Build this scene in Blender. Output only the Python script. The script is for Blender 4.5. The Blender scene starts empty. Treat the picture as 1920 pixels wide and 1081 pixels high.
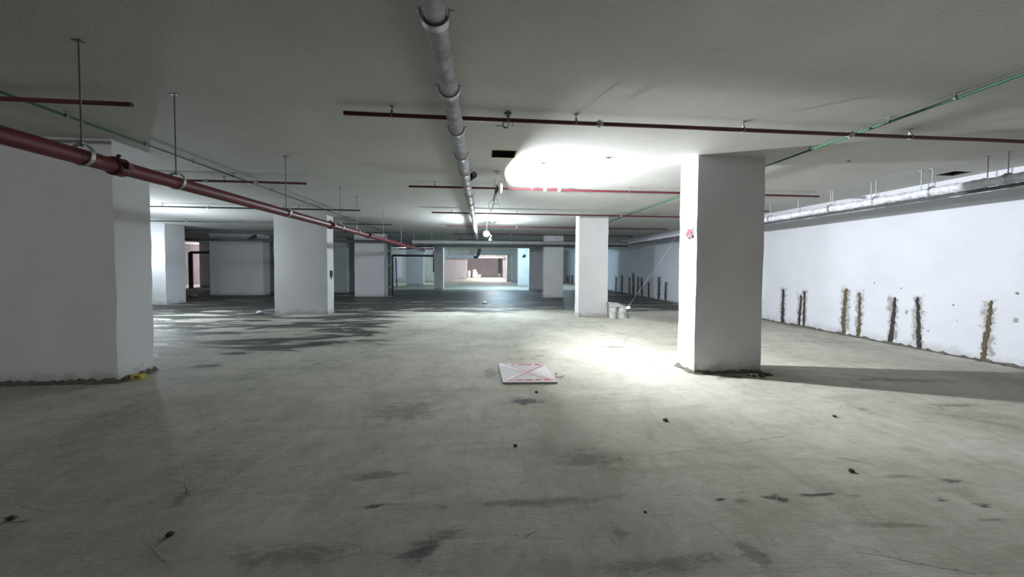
import bpy, math, random
from mathutils import Vector, Matrix
random.seed(7)
sc = bpy.context.scene
col = sc.collection
# ------------------------------------------------------------ camera
F = 640.0; CX = 960.0; CY = 518.6; EYE = 1.55; CEIL = 3.17
YAW = math.radians(4.91); PIT = math.radians(1.66); ROLL = math.radians(0.3)
fw = Vector((math.sin(YAW)*math.cos(PIT), math.cos(YAW)*math.cos(PIT), -math.sin(PIT)))
r0 = Vector((math.cos(YAW), -math.sin(YAW), 0)); u0 = r0.cross(fw)
rt = r0*math.cos(ROLL)+u0*math.sin(ROLL); up = u0*math.cos(ROLL)-r0*math.sin(ROLL)
cd = bpy.data.cameras.new('camera'); cam = bpy.data.objects.new('camera', cd); col.objects.link(cam)
cd.sensor_width = 36; cd.lens = F/1920*36; cd.shift_y = (CY-540.5)/1920; cd.clip_start = 0.05; cd.clip_end = 200
M = Matrix.Identity(4)
for i in range(3):
    M[i][0] = rt[i]; M[i][1] = up[i]; M[i][2] = -fw[i]
M[0][3], M[1][3], M[2][3] = 0, 0, EYE
cam.matrix_world = M
sc.camera = cam
# ------------------------------------------------------------ view, world
sc.view_settings.view_transform = 'Standard'; sc.view_settings.look = 'None'
sc.view_settings.gamma = 1; sc.view_settings.use_curve_mapping = False
sc.view_settings.exposure = 0.2
w = bpy.data.worlds.new('world'); sc.world = w; w.use_nodes = True
w.node_tree.nodes['Background'].inputs[0].default_value = (0.5, 0.55, 0.6, 1)
w.node_tree.nodes['Background'].inputs[1].default_value = 0.02
# ------------------------------------------------------------ lights
def lamp(name, kind, loc, power, color, radius=0.08, direction=None, size=None, blend=0.2):
    l = bpy.data.lights.new(name, kind); l.energy = power; l.color = color
    l.shadow_soft_size = radius
    o = bpy.data.objects.new(name, l); col.objects.link(o); o.location = loc
    if kind == 'SPOT':
        l.spot_size = math.radians(size); l.spot_blend = blend
    if direction:
        o.rotation_euler = Vector(direction).to_track_quat('-Z', 'Y').to_euler()
    return o
L1P = Vector((0.29, 5.83, 2.88))
L1DIR = Vector((1.0, -0.22, -0.12)).normalized()
lamp('flood_beam', 'SPOT', L1P+L1DIR*0.045, 30, (0.93, 0.96, 1.0), 0.05, L1DIR, 146, 0.22)
fa = lamp('flood_panel', 'AREA', L1P+L1DIR*0.04, 340, (0.90, 0.94, 1.0), 0.05, (1.0, 0.0, -0.02))
lamp('flood_core', 'SPOT', L1P+L1DIR*0.046, 820, (0.93, 0.95, 1.0), 0.05, (1.0, 0.02, -0.42), 112, 1.0)
fa.data.shape = 'DISK'; fa.data.size = 0.14; fa.data.spread = math.radians(165)
lamp('bulb_light', 'POINT', (0.13, 12.0, 2.58), 420, (0.80, 0.90, 1.0), 0.09)
lamp('left_bay_light', 'POINT', (-9.35, 10.2, 1.9), 320, (0.80, 0.89, 1.0), 0.10)
lamp('left_bay_light_beyond', 'POINT', (-12.7, 13.4, 2.0), 80, (0.78, 0.89, 1.0), 0.10)
lamp('far_frame_fill', 'POINT', (1.2, 38.5, 2.95), 600, (0.93, 0.93, 1.0), 0.12)  # unseen lamp added to brighten the pale frame of the far opening
lamp('bay_light_beyond_beam', 'POINT', (1.3, 24.6, 2.95), 620, (0.52, 0.78, 1.0), 0.10)
lamp('far_room_light', 'POINT', (1.0, 45.2, 2.85), 1300, (0.95, 0.88, 0.88), 0.15)
lamp('far_aisle_light', 'POINT', (-6.2, 30.5, 2.9), 150, (0.78, 0.92, 0.95), 0.12)
lamp('side_room_light', 'POINT', (-11.0, 40.0, 2.4), 350, (0.75, 0.85, 1.0), 0.15)
lamp('left_room_light', 'POINT', (-20.5, 28.2, 2.6), 300, (0.95, 0.88, 1.0), 0.12)
lamp('right_aisle_light', 'POINT', (6.2, 26.5, 2.7), 120, (0.70, 0.88, 1.0), 0.12)
lamp('left_column_fill', 'SPOT', (-5.6, -5.0, 2.78), 520, (0.95, 0.94, 1.0), 0.15, (-0.35, 9.9, -1.0), 40, blend=0.5)  # unseen fill spot added behind the camera to brighten the widest column's front
lamp('rear_fill_right', 'POINT', (6.5, -3.5, 2.75), 22, (1.0, 0.86, 0.86), 0.25)  # weak unseen fill lamp, added behind the camera

# ------------------------------------------------------------ pixel helpers (photo pixel -> true place)
def ray(px, py):
    a = (px-CX)/F; b = -(py-CY)/F
    return fw+rt*a+up*b
def atz(px, py, z):
    d = ray(px, py); t = (z-EYE)/d.z; return Vector((d.x*t, d.y*t, z))
def aty(px, py, Y):
    d = ray(px, py); t = Y/d.y; return Vector((d.x*t, Y, EYE+d.z*t))
def atx(px, py, X):
    d = ray(px, py); t = X/d.x; return Vector((X, d.y*t, EYE+d.z*t))

# ------------------------------------------------------------ materials
def N(nt, t, **kw):
    n = nt.nodes.new(t)
    for k, v in kw.items(): setattr(n, k, v)
    return n
def new_mat(name):
    m = bpy.data.materials.new(name); m.use_nodes = True; nt = m.node_tree
    return m, nt, nt.nodes['Principled BSDF']
def ramp(nt, fac, stops):
    r = N(nt, 'ShaderNodeValToRGB'); e = r.color_ramp.elements
    while len(e) > 2: e.remove(e[-1])
    for i, (p, c) in enumerate(stops):
        if i > 1: e.new(p)
        e[i].position = p; e[i].color = (c[0], c[1], c[2], 1) if not isinstance(c, float) else (c, c, c, 1)
    nt.links.new(fac, r.inputs[0]); return r.outputs[0]
def noise(nt, vec, scale, detail=6, rough=0.55, dist=0.0):
    n = N(nt, 'ShaderNodeTexNoise'); n.inputs['Scale'].default_value = scale; n.inputs['Detail'].default_value = detail
    n.inputs['Roughness'].default_value = rough; n.inputs['Distortion'].default_value = dist
    nt.links.new(vec, n.inputs['Vector']); return n.outputs['Fac']
def mapping(nt, vec, scale=(1, 1, 1), rot=(0, 0, 0), loc=(0, 0, 0)):
    m = N(nt, 'ShaderNodeMapping'); m.inputs['Scale'].default_value = scale; m.inputs['Rotation'].default_value = rot
    m.inputs['Location'].default_value = loc; nt.links.new(vec, m.inputs['Vector']); return m.outputs[0]
def mix(nt, fac, a, b, mode='MIX'):
    m = N(nt, 'ShaderNodeMix', data_type='RGBA', blend_type=mode)
    for sock, v in ((0, fac), (6, a), (7, b)):
        if hasattr(v, 'links'): nt.links.new(v, m.inputs[sock])
        elif sock == 0: m.inputs[0].default_value = v
        else: m.inputs[sock].default_value = (v[0], v[1], v[2], 1)
    return m.outputs[2]
def mth(nt, op, a, b=None, c=None, clamp=False):
    m = N(nt, 'ShaderNodeMath', operation=op, use_clamp=clamp)
    for i, v in enumerate((a, b, c)):
        if v is None: continue
        if hasattr(v, 'links'): nt.links.new(v, m.inputs[i])
        else: m.inputs[i].default_value = v
    return m.outputs[0]
def sstep(nt, v, lo, hi, a=0.0, b=1.0):
    m = N(nt, 'ShaderNodeMapRange', interpolation_type='SMOOTHSTEP')
    nt.links.new(v, m.inputs[0])
    for i, x in enumerate((lo, hi, a, b)): m.inputs[i+1].default_value = x
    return m.outputs[0]
def bump(nt, bs, h, strength, distance):
    b = N(nt, 'ShaderNodeBump'); b.inputs['Strength'].default_value = strength; b.inputs['Distance'].default_value = distance
    nt.links.new(h, b.inputs['Height']); nt.links.new(b.outputs[0], bs.inputs['Normal'])
def plaster(name, c1, c2, bscale=45, bstr=0.35, bdist=0.006, grime=None, rough=0.85):
    m, nt, bs = new_mat(name)
    pos = N(nt, 'ShaderNodeNewGeometry').outputs['Position']
    f = noise(nt, pos, 1.3, 6, 0.6)
    c = ramp(nt, f, [(0.3, c1), (0.7, c2)])
    s = noise(nt, pos, 90, 2, 0.5)
    c = mix(nt, 0.25, c, ramp(nt, s, [(0.3, (0.55, 0.55, 0.55)), (0.6, (1.0, 1.0, 1.0))]), 'MULTIPLY')
    if grime:
        z = N(nt, 'ShaderNodeSeparateXYZ'); nt.links.new(pos, z.inputs[0])
        g = noise(nt, pos, 6, 8, 0.65)
        g2 = sstep(nt, mth(nt, 'ADD', mth(nt, 'MULTIPLY', z.outputs[2], 2.2), g), 0.45, 0.95, 1.0, 0.0)
        c = mix(nt, mth(nt, 'MULTIPLY', g2, grime), c, (0.16, 0.145, 0.11))
    nt.links.new(c, bs.inputs['Base Color']); bs.inputs['Roughness'].default_value = rough
    bump(nt, bs, noise(nt, pos, bscale, 3, 0.6), bstr, bdist)
    return m
def plain(name, c, rough=0.5, metal=0.0, var=0.25, scale=8):
    m, nt, bs = new_mat(name)
    pos = N(nt, 'ShaderNodeNewGeometry').outputs['Position']
    f = noise(nt, pos, scale, 6, 0.65)
    lo = tuple(x*(1-var) for x in c); hi = tuple(min(1, x*(1+var*0.6)) for x in c)
    nt.links.new(ramp(nt, f, [(0.3, lo), (0.7, hi)]), bs.inputs['Base Color'])
    bs.inputs['Roughness'].default_value = rough; bs.inputs['Metallic'].default_value = metal
    return m
M_ceil = plaster('ceiling_stucco', (0.50, 0.50, 0.465), (0.56, 0.56, 0.525), 75, 0.4, 0.006)
M_col = plaster('column_plaster', (0.62, 0.62, 0.625), (0.69, 0.69, 0.69), 60, 0.2, 0.004, 0.5)
M_wall = plaster('white_wall_paint', (0.60, 0.615, 0.655), (0.66, 0.675, 0.715), 30, 0.12, 0.004, 0.35)
M_gwall = plaster('grey_render', (0.42, 0.44, 0.43), (0.5, 0.52, 0.51), 40, 0.3, 0.006, 0.4)
M_dwall = plaster('shaded_render', (0.20, 0.21, 0.22), (0.26, 0.27, 0.28), 40, 0.3, 0.006)  # grey render darkened: shade of the unlit recess put into the colour
M_pink = plaster('pinkish_render', (0.62, 0.55, 0.55), (0.72, 0.65, 0.65), 40, 0.3, 0.006)
def brick_mat():
    m, nt, bs = new_mat('brown_blockwork')
    pos = N(nt, 'ShaderNodeNewGeometry').outputs['Position']
    b = N(nt, 'ShaderNodeTexBrick'); nt.links.new(mapping(nt, pos, (1, 1, 1), (math.pi/2, 0, 0)), b.inputs['Vector'])
    b.inputs['Color1'].default_value = (0.34, 0.31, 0.34, 1); b.inputs['Color2'].default_value = (0.42, 0.40, 0.44, 1)
    b.inputs['Mortar'].default_value = (0.42, 0.38, 0.36, 1); b.inputs['Scale'].default_value = 1.0
    b.inputs['Brick Width'].default_value = 0.4; b.inputs['Row Height'].default_value = 0.2; b.inputs['Mortar Size'].default_value = 0.02
    nt.links.new(b.outputs['Color'], bs.inputs['Base Color']); bs.inputs['Roughness'].default_value = 0.9
    return m
M_brick = brick_mat()
def floor_mat():
    m, nt, bs = new_mat('dusty_concrete_floor')
    pos = N(nt, 'ShaderNodeNewGeometry').outputs['Position']
    sp = N(nt, 'ShaderNodeSeparateXYZ'); nt.links.new(pos, sp.inputs[0]); X, Y = sp.outputs[0], sp.outputs[1]
    c = ramp(nt, noise(nt, pos, 0.55, 8, 0.6, 0.4), [(0.3, (0.38, 0.37, 0.30)), (0.5, (0.50, 0.49, 0.42)), (0.7, (0.62, 0.61, 0.54))])
    # cloudy trowel sweeps in two directions
    a = noise(nt, mapping(nt, pos, (0.7, 3.2, 1), (0, 0, math.radians(24))), 1.1, 10, 0.68, 0.8)
    c = mix(nt, 0.38, c, ramp(nt, a, [(0.34, (0.62, 0.62, 0.58)), (0.52, (1.0, 1.0, 1.0))]), 'MULTIPLY')
    b = noise(nt, mapping(nt, pos, (2.0, 0.9, 1), (0, 0, math.radians(-48))), 1.1, 12, 0.72, 1.6)
    c = mix(nt, 0.4, c, ramp(nt, b, [(0.34, (0.6, 0.59, 0.54)), (0.5, (1.0, 1.0, 1.0))]), 'MULTIPLY')
    # brownish scuffed dirt
    d = noise(nt, pos, 2.3, 12, 0.75, 1.2)
    big = noise(nt, pos, 0.45, 3, 0.5)
    dm = sstep(nt, mth(nt, 'ADD', d, mth(nt, 'MULTIPLY', big, 0.55)), 0.86, 1.0)
    c = mix(nt, mth(nt, 'MULTIPLY', dm, 0.5), c, (0.20, 0.185, 0.13))
    mid = noise(nt, pos, 4.5, 12, 0.78, 0.7)
    c = mix(nt, 0.5, c, ramp(nt, mid, [(0.36, (0.66, 0.655, 0.62)), (0.56, (1.0, 1.0, 1.0))]), 'MULTIPLY')
    c = mix(nt, sstep(nt, noise(nt, mapping(nt, pos, (1, 1.8, 1), (0, 0, 0.5)), 2.6, 14, 0.85, 2.0), 0.66, 0.73, 0.0, 0.5), c, (0.15, 0.14, 0.105))
    # short dark scratches
    s = noise(nt, mapping(nt, pos, (1.4, 9, 1), (0, 0, math.radians(12))), 1.9, 12, 0.8, 1.0)
    c = mix(nt, sstep(nt, s, 0.61, 0.68, 0.0, 0.65), c, (0.13, 0.125, 0.10))
    # specks
    v = noise(nt, pos, 34, 3, 0.6)
    c = mix(nt, sstep(nt, v, 0.67, 0.74, 0.0, 0.55), c, (0.10, 0.095, 0.08))
    g = noise(nt, pos, 160, 2, 0.5)
    c = mix(nt, 0.35, c, ramp(nt, g, [(0.3, (0.7, 0.7, 0.7)), (0.65, (1.0, 1.0, 1.0))]), 'MULTIPLY')
    # wet patches: thin puddles left of the aisle and a soaked floor farther in
    wn = noise(nt, mapping(nt, pos, (0.42, 1.7, 1), (0, 0, math.radians(10))), 1.0, 10, 0.66, 0.9)
    zl = mth(nt, 'MULTIPLY', sstep(nt, Y, 4.8, 7.2), sstep(nt, X, -3.4, -1.2, 1.0, 0.0))
    zf = sstep(nt, Y, 9.8, 13.5)
    zb = sstep(nt, Y, 21.5, 24.0, 1.0, 0.25)
    zr = sstep(nt, X, 4.0, 6.0, 1.0, 0.9)
    zone = mth(nt, 'MULTIPLY', mth(nt, 'MAXIMUM', mth(nt, 'MULTIPLY', zl, 0.20), mth(nt, 'MULTIPLY', zf, 0.27)), mth(nt, 'MULTIPLY', zb, zr))
    wet = sstep(nt, mth(nt, 'ADD', wn, zone), 0.63, 0.72)
    c = mix(nt, mth(nt, 'MULTIPLY', wet, 0.90), c, (0.032, 0.034, 0.032))
    nt.links.new(c, bs.inputs['Base Color'])
    nt.links.new(mth(nt, 'SUBTRACT', 0.82, mth(nt, 'MULTIPLY', wet, 0.30)), bs.inputs['Roughness'])
    nt.links.new(mth(nt, 'SUBTRACT', 0.4, mth(nt, 'MULTIPLY', wet, 0.2)), bs.inputs['Specular IOR Level'])
    h = mth(nt, 'ADD', noise(nt, pos, 5, 10, 0.7), mth(nt, 'MULTIPLY', s, 0.6))
    bump(nt, bs, h, 0.5, 0.025)
    return m
M_floor = floor_mat()
M_red = plain('red_pipe_paint', (0.13, 0.013, 0.017), 0.42, 0.0, 0.25, 5)
M_dred = plain('dark_red_pipe_paint', (0.09, 0.013, 0.017), 0.45, 0.0, 0.25, 5)
M_green = plain('green_conduit', (0.012, 0.11, 0.042), 0.45)
M_wrap = plain('grey_wrapped_insulation', (0.35, 0.35, 0.37), 0.6, 0.0, 0.4, 14)
M_wrapw = plain('pale_wrapped_insulation', (0.60, 0.60, 0.64), 0.55, 0.0, 0.4, 14)
M_dark = plain('black_plastic', (0.025, 0.025, 0.03), 0.5)
M_dpipe = plain('dark_pipe', (0.06, 0.065, 0.07), 0.5)
M_purp = plain('dark_violet_pipe', (0.10, 0.07, 0.16), 0.5)
M_steel = plain('galvanised_steel', (0.42, 0.42, 0.41), 0.4, 0.7, 0.2, 20)
M_rod = plain('threaded_rod_steel', (0.24, 0.24, 0.24), 0.45, 0.6, 0.2, 20)
M_rust = plain('rusty_edge', (0.42, 0.27, 0.08), 0.8, 0, 0.5, 30)
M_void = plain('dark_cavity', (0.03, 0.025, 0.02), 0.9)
M_cable = plain('cream_cable', (0.55, 0.52, 0.38), 0.5)
M_olive = plain('yellow_green_cable', (0.30, 0.30, 0.06), 0.5)
M_board = plain('white_board', (0.60, 0.585, 0.585), 0.7, 0, 0.12, 6)
M_tapered = plain('red_tape', (0.42, 0.03, 0.045), 0.5, 0, 0.35, 9)
M_tapew = plain('white_tape', (0.70, 0.62, 0.62), 0.5, 0, 0.1, 9)
M_bucket = plain('white_bucket_plastic', (0.62, 0.62, 0.59), 0.5, 0, 0.25, 18)
M_sack = plain('pale_sack_cloth', (0.5, 0.5, 0.48), 0.9, 0, 0.35, 22)
M_yel = plain('yellow_plastic', (0.50, 0.36, 0.03), 0.6, 0, 0.4, 40)
M_blue = plain('pale_blue_plastic', (0.42, 0.55, 0.66), 0.5)
M_white = plain('white_litter', (0.75, 0.75, 0.74), 0.7)
M_stone = plain('dark_stone', (0.10, 0.095, 0.08), 0.9, 0, 0.5, 40)
M_mortar = plain('dark_mortar', (0.13, 0.12, 0.095), 0.95, 0, 0.6, 30)
M_mortarp = plain('pale_mortar', (0.42, 0.41, 0.37), 0.95, 0, 0.5, 30)
M_streakd = plain('black_damp_groove', (0.035, 0.03, 0.03), 0.8, 0, 0.6, 30)
M_streakb = plain('brown_damp_groove', (0.11, 0.088, 0.05), 0.85, 0, 0.6, 30)
M_redcable = plain('red_cable', (0.68, 0.08, 0.10), 0.5, 0, 0.2)
def emit(name, c, s):
    m, nt, bs = new_mat(name); bs.inputs['Base Color'].default_value = (0.8, 0.8, 0.8, 1)
    bs.inputs['Emission Color'].default_value = (c[0], c[1], c[2], 1); bs.inputs['Emission Strength'].default_value = s
    return m
M_led = emit('led_panel_glow', (0.95, 0.97, 1.0), 12)
M_bulb = emit('bulb_glow', (0.85, 0.93, 1.0), 40)
M_window = emit('backlit_window', (0.80, 0.87, 1.0), 1.0)
def smudge_mat(name, c, strength, radial=True):
    m, nt, bs = new_mat(name)
    uv = N(nt, 'ShaderNodeTexCoord').outputs['UV']
    pos = N(nt, 'ShaderNodeNewGeometry').outputs['Position']
    s = N(nt, 'ShaderNodeSeparateXYZ'); nt.links.new(uv, s.inputs[0])
    dx = mth(nt, 'MULTIPLY', mth(nt, 'SUBTRACT', s.outputs[0], 0.5), 2); dy = mth(nt, 'MULTIPLY', mth(nt, 'SUBTRACT', s.outputs[1], 0.5), 2)
    if radial: d = mth(nt, 'SQRT', mth(nt, 'ADD', mth(nt, 'MULTIPLY', dx, dx), mth(nt, 'MULTIPLY', dy, dy)))
    else: d = mth(nt, 'MAXIMUM', mth(nt, 'ABSOLUTE', dx), mth(nt, 'POWER', mth(nt, 'ABSOLUTE', dy), 3.0))
    n = noise(nt, mapping(nt, pos, (0.6, 1.6, 1)) if radial else pos, 9, 12, 0.8, 0.6)
    a = sstep(nt, mth(nt, 'ADD', d, mth(nt, 'MULTIPLY', n, 3.0)), 1.65, 2.15, strength, 0.0)
    edge = sstep(nt, d, 0.8, 1.0, 1.0, 0.0)
    nt.links.new(mth(nt, 'MULTIPLY', a, edge), bs.inputs['Alpha'])
    bs.inputs['Base Color'].default_value = (c[0], c[1], c[2], 1); bs.inputs['Roughness'].default_value = 0.7
    return m
M_smd = smudge_mat('dark_stain', (0.07, 0.07, 0.06), 0.75)
M_smb = smudge_mat('brown_stain', (0.20, 0.18, 0.13), 0.32)
M_smw = smudge_mat('wall_damp_halo', (0.30, 0.28, 0.24), 0.55, False)

# ------------------------------------------------------------ mesh helpers
WL = {}
def tag(o, label=None, cat=None, group=None, kind=None):
    if label: o['label'] = label
    if cat: o['category'] = cat
    if group: o['group'] = group
    if kind: o['kind'] = kind
    return o
def root(name, loc, label, cat, group=None):
    o = bpy.data.objects.new(name, None); col.objects.link(o); o.location = loc; o.empty_display_size = 0.1
    WL[o.name] = Vector(loc)
    return tag(o, label, cat, group)
class MB:
    def __init__(s): s.v = []; s.f = []; s.sm = []; s.mi = []; s.uv = None
    def add(s, vs, fs, smooth=False, mi=0):
        b = len(s.v); s.v += [Vector(p) for p in vs]
        for f in fs: s.f.append([b+i for i in f]); s.sm.append(smooth); s.mi.append(mi)
        return s
    def box(s, a, b, mi=0):
        x0, y0, z0 = a; x1, y1, z1 = b
        vs = [(x0, y0, z0), (x1, y0, z0), (x1, y1, z0), (x0, y1, z0), (x0, y0, z1), (x1, y0, z1), (x1, y1, z1), (x0, y1, z1)]
        return s.add(vs, [(0, 3, 2, 1), (4, 5, 6, 7), (0, 1, 5, 4), (1, 2, 6, 5), (2, 3, 7, 6), (3, 0, 4, 7)], False, mi)
    def tube(s, pts, rad, n=12, caps=True, mi=0, smooth=True):
        pts = [Vector(p) for p in pts]; k = len(pts)
        if not hasattr(rad, '__len__'): rad = [rad]*k
        ref = None; vs = []
        for i, p in enumerate(pts):
            t = (pts[min(i+1, k-1)]-pts[max(i-1, 0)]).normalized()
            if ref is None:
                ref = Vector((0, 0, 1)) if abs(t.z) < 0.9 else Vector((1, 0, 0))
            a = (ref-t*ref.dot(t)).normalized(); b = t.cross(a); ref = a
            for j in range(n):
                w_ = 2*math.pi*j/n; vs.append(p+(a*math.cos(w_)+b*math.sin(w_))*rad[i])
        fs = [(i*n+j, i*n+(j+1) % n, (i+1)*n+(j+1) % n, (i+1)*n+j) for i in range(k-1) for j in range(n)]
        s.add(vs, fs, smooth, mi)
        if caps:
            s.add([vs[j] for j in range(n)], [tuple(reversed(range(n)))], False, mi)
            s.add([vs[(k-1)*n+j] for j in range(n)], [tuple(range(n))], False, mi)
        return s
    def ring(s, c, axis, R, r, n=20, m=8, a0=0, a1=2*math.pi, width=None):
        """torus arc round axis; width gives a flat strap"""
        axis = Vector(axis).normalized(); ref = Vector((0, 0, 1)) if abs(axis.z) < 0.9 else Vector((1, 0, 0))
        a = ref; b = axis.cross(a)
        pts = [Vector(c)+(a*math.cos(t)+b*math.sin(t))*R for t in [a0+(a1-a0)*i/n for i in range(n+1)]]
        if width is None: return s.tube(pts, r, m, True)
        vs = []
        for i, p in enumerate(pts):
            o = (p-Vector(c)).normalized()
            for q, h in ((-r, -width/2), (r, -width/2), (r, width/2), (-r, width/2)): vs.append(p+o*q+axis*h)
        fs = [(i*4+j, i*4+(j+1) % 4, i*4+4+(j+1) % 4, i*4+4+j) for i in range(len(pts)-1) for j in range(4)]
        fs += [(3, 2, 1, 0), tuple(len(vs)-4+i for i in range(4))]
        return s.add(vs, fs)
    def build(s, name, mat, parent=None):
        me = bpy.data.meshes.new(name)
        off = Vector((0, 0, 0))
        if parent is not None: off = WL[parent.name]
        me.from_pydata([tuple(p-off) for p in s.v], [], s.f)
        mats = mat if isinstance(mat, (list, tuple)) else [mat]
        for m_ in mats: me.materials.append(m_)
        me.polygons.foreach_set('use_smooth', s.sm); me.polygons.foreach_set('material_index', s.mi)
        if s.uv:
            l = me.uv_layers.new(name='UVMap')
            for i, q in enumerate(s.uv): l.data[i].uv = q
        me.update()
        o = bpy.data.objects.new(name, me); col.objects.link(o)
        if parent is not None: o.parent = parent
        WL[o.name] = off
        return o
def bevel(o, w_=0.01, seg=2):
    b = o.modifiers.new('bevel', 'BEVEL'); b.width = w_; b.segments = seg; b.limit_method = 'ANGLE'
    return o
def struct(name, mb, mat, parent=None):
    return tag(mb.build(name, mat, parent), kind='structure')
def blob(c, rx, ry, rz, n=10, m=6, jit=0.2, bottom=None):
    mb = MB(); vs = []; fs = []
    for i in range(m+1):
        th = math.pi*i/m
        for j in range(n):
            ph = 2*math.pi*j/n; k = 1+random.uniform(-jit, jit)
            z = c[2]+rz*math.cos(th)*k
            if bottom is not None: z = max(z, bottom)
            vs.append((c[0]+rx*math.sin(th)*math.cos(ph)*k, c[1]+ry*math.sin(th)*math.sin(ph)*k, z))
    for i in range(m):
        for j in range(n): fs.append((i*n+j, i*n+(j+1) % n, (i+1)*n+(j+1) % n, (i+1)*n+j))
    return mb.add(vs, fs, True)

# ------------------------------------------------------------ setting
XL, XR, YB, YF = -26.0, 8.42, -12.0, 56.0
fl = MB().box((XL, YB, -0.15), (XR+0.3, YF, 0.0)); floor = struct('floor', fl, M_floor)
holes = [(0.13, 4.80, 0.46, 5.10), (7.78, 5.05, 8.12, 5.3), (7.7, 9.0, 8.1, 9.25)]
xs = sorted({XL, XR+0.3, *[h[0] for h in holes], *[h[2] for h in holes]}); ys = sorted({YB, YF, *[h[1] for h in holes], *[h[3] for h in holes]})
ce = MB()
for i in range(len(xs)-1):
    for j in range(len(ys)-1):
        cx, cy = (xs[i]+xs[i+1])/2, (ys[j]+ys[j+1])/2
        if any(h[0] < cx < h[2] and h[1] < cy < h[3] for h in holes): continue
        ce.add([(xs[i], ys[j], CEIL), (xs[i+1], ys[j], CEIL), (xs[i+1], ys[j+1], CEIL), (xs[i], ys[j+1], CEIL)], [(0, 3, 2, 1)])
ce.box((XL, YB, CEIL+0.25), (XR+0.3, YF, CEIL+0.4))
ceiling = struct('ceiling', ce, M_ceil)
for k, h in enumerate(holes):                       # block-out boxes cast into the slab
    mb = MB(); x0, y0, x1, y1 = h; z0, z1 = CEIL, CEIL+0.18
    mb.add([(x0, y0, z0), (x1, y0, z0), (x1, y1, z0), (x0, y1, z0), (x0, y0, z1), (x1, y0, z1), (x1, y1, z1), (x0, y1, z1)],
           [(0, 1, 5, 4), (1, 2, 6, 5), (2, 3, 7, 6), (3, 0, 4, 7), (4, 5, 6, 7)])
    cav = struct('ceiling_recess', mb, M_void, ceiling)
    if k == 0:
        rim = MB(); t = 0.014
        for (a, b) in (((x0-t, y0-t), (x1+t, y0)), ((x0-t, y1), (x1+t, y1+t)), ((x0-t, y0), (x0, y1)), ((x1, y0), (x1+t, y1))):
            rim.box((a[0], a[1], CEIL-0.003), (b[0], b[1], CEIL+0.02))
        rim.build('recess_rim', M_rust, ceiling)
wr = struct('wall_right', MB().box((XR, YB, 0), (XR+0.3, YF, CEIL)), M_wall)
struct('wall_left', MB().box((XL-0.3, YB, 0), (XL, YF, CEIL)), M_gwall)
struct('wall_back', MB().box((XL, YB-0.3, 0), (XR+0.3, YB, CEIL)), M_gwall)
struct('wall_far', MB().box((XL, YF, 0), (XR+0.3, YF+0.3, CEIL)), M_brick)
struct('trim_1', MB().box((-12.0, 22.3, 2.80), (XR, 22.9, CEIL)), M_gwall)       # downstand beam over the aisle
# walls closing the left bays
xg = aty(650, 500, 20.5).x
struct('wall_left_bay', MB().box((-12.6, 20.5, 0), (xg, 20.8, CEIL)), M_gwall)
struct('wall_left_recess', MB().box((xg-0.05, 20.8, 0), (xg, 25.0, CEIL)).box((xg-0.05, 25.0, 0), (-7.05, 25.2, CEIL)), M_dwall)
struct('wall_pink_room', MB().box((XL, 30.0, 0), (-12.6, 30.3, CEIL)), M_pink)
struct('wall_pink_room_side', MB().box((-12.75, 20.8, 0), (-12.6, 30.0, CEIL)), M_gwall)
# farther cross wall with two openings
yA = 34.0
xw0, xw1 = aty(741, 500, yA).x, aty(754, 500, yA).x
mb = MB().box((-12.6, yA, 0), (xw0, yA+0.3, CEIL)).box((xw1, yA, 0), (-4.6, yA+0.3, CEIL)).box((xw0, yA, 2.55), (xw1, yA+0.3, CEIL))
mb.box((-4.6, yA, 2.72), (2.9, yA+0.3, CEIL)).box((2.9, yA, 0), (XR, yA+0.3, CEIL)).box((xw0, yA, 0), (xw1, yA+0.3, 0.35))
struct('wall_cross', mb, M_gwall)
struct('wall_cross_pier', MB().box((2.55, 36.0, 0), (3.1, 37.2, CEIL)), M_gwall)
yB_ = 43.0
mb = MB().box((-4.9, yB_, 0), (-1.95, yB_+0.3, CEIL)).box((-1.95, yB_, 2.62), (2.6, yB_+0.3, CEIL)).box((2.6, yB_, 0), (XR, yB_+0.3, CEIL))
struct('wall_far_frame', mb, M_pink)
struct('wall_side_room', MB().box((-12.6, 46.0, 0), (-4.9, 46.3, CEIL)).box((-4.95, 43.3, 0), (-4.8, YF, CEIL)), M_wall)

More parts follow.
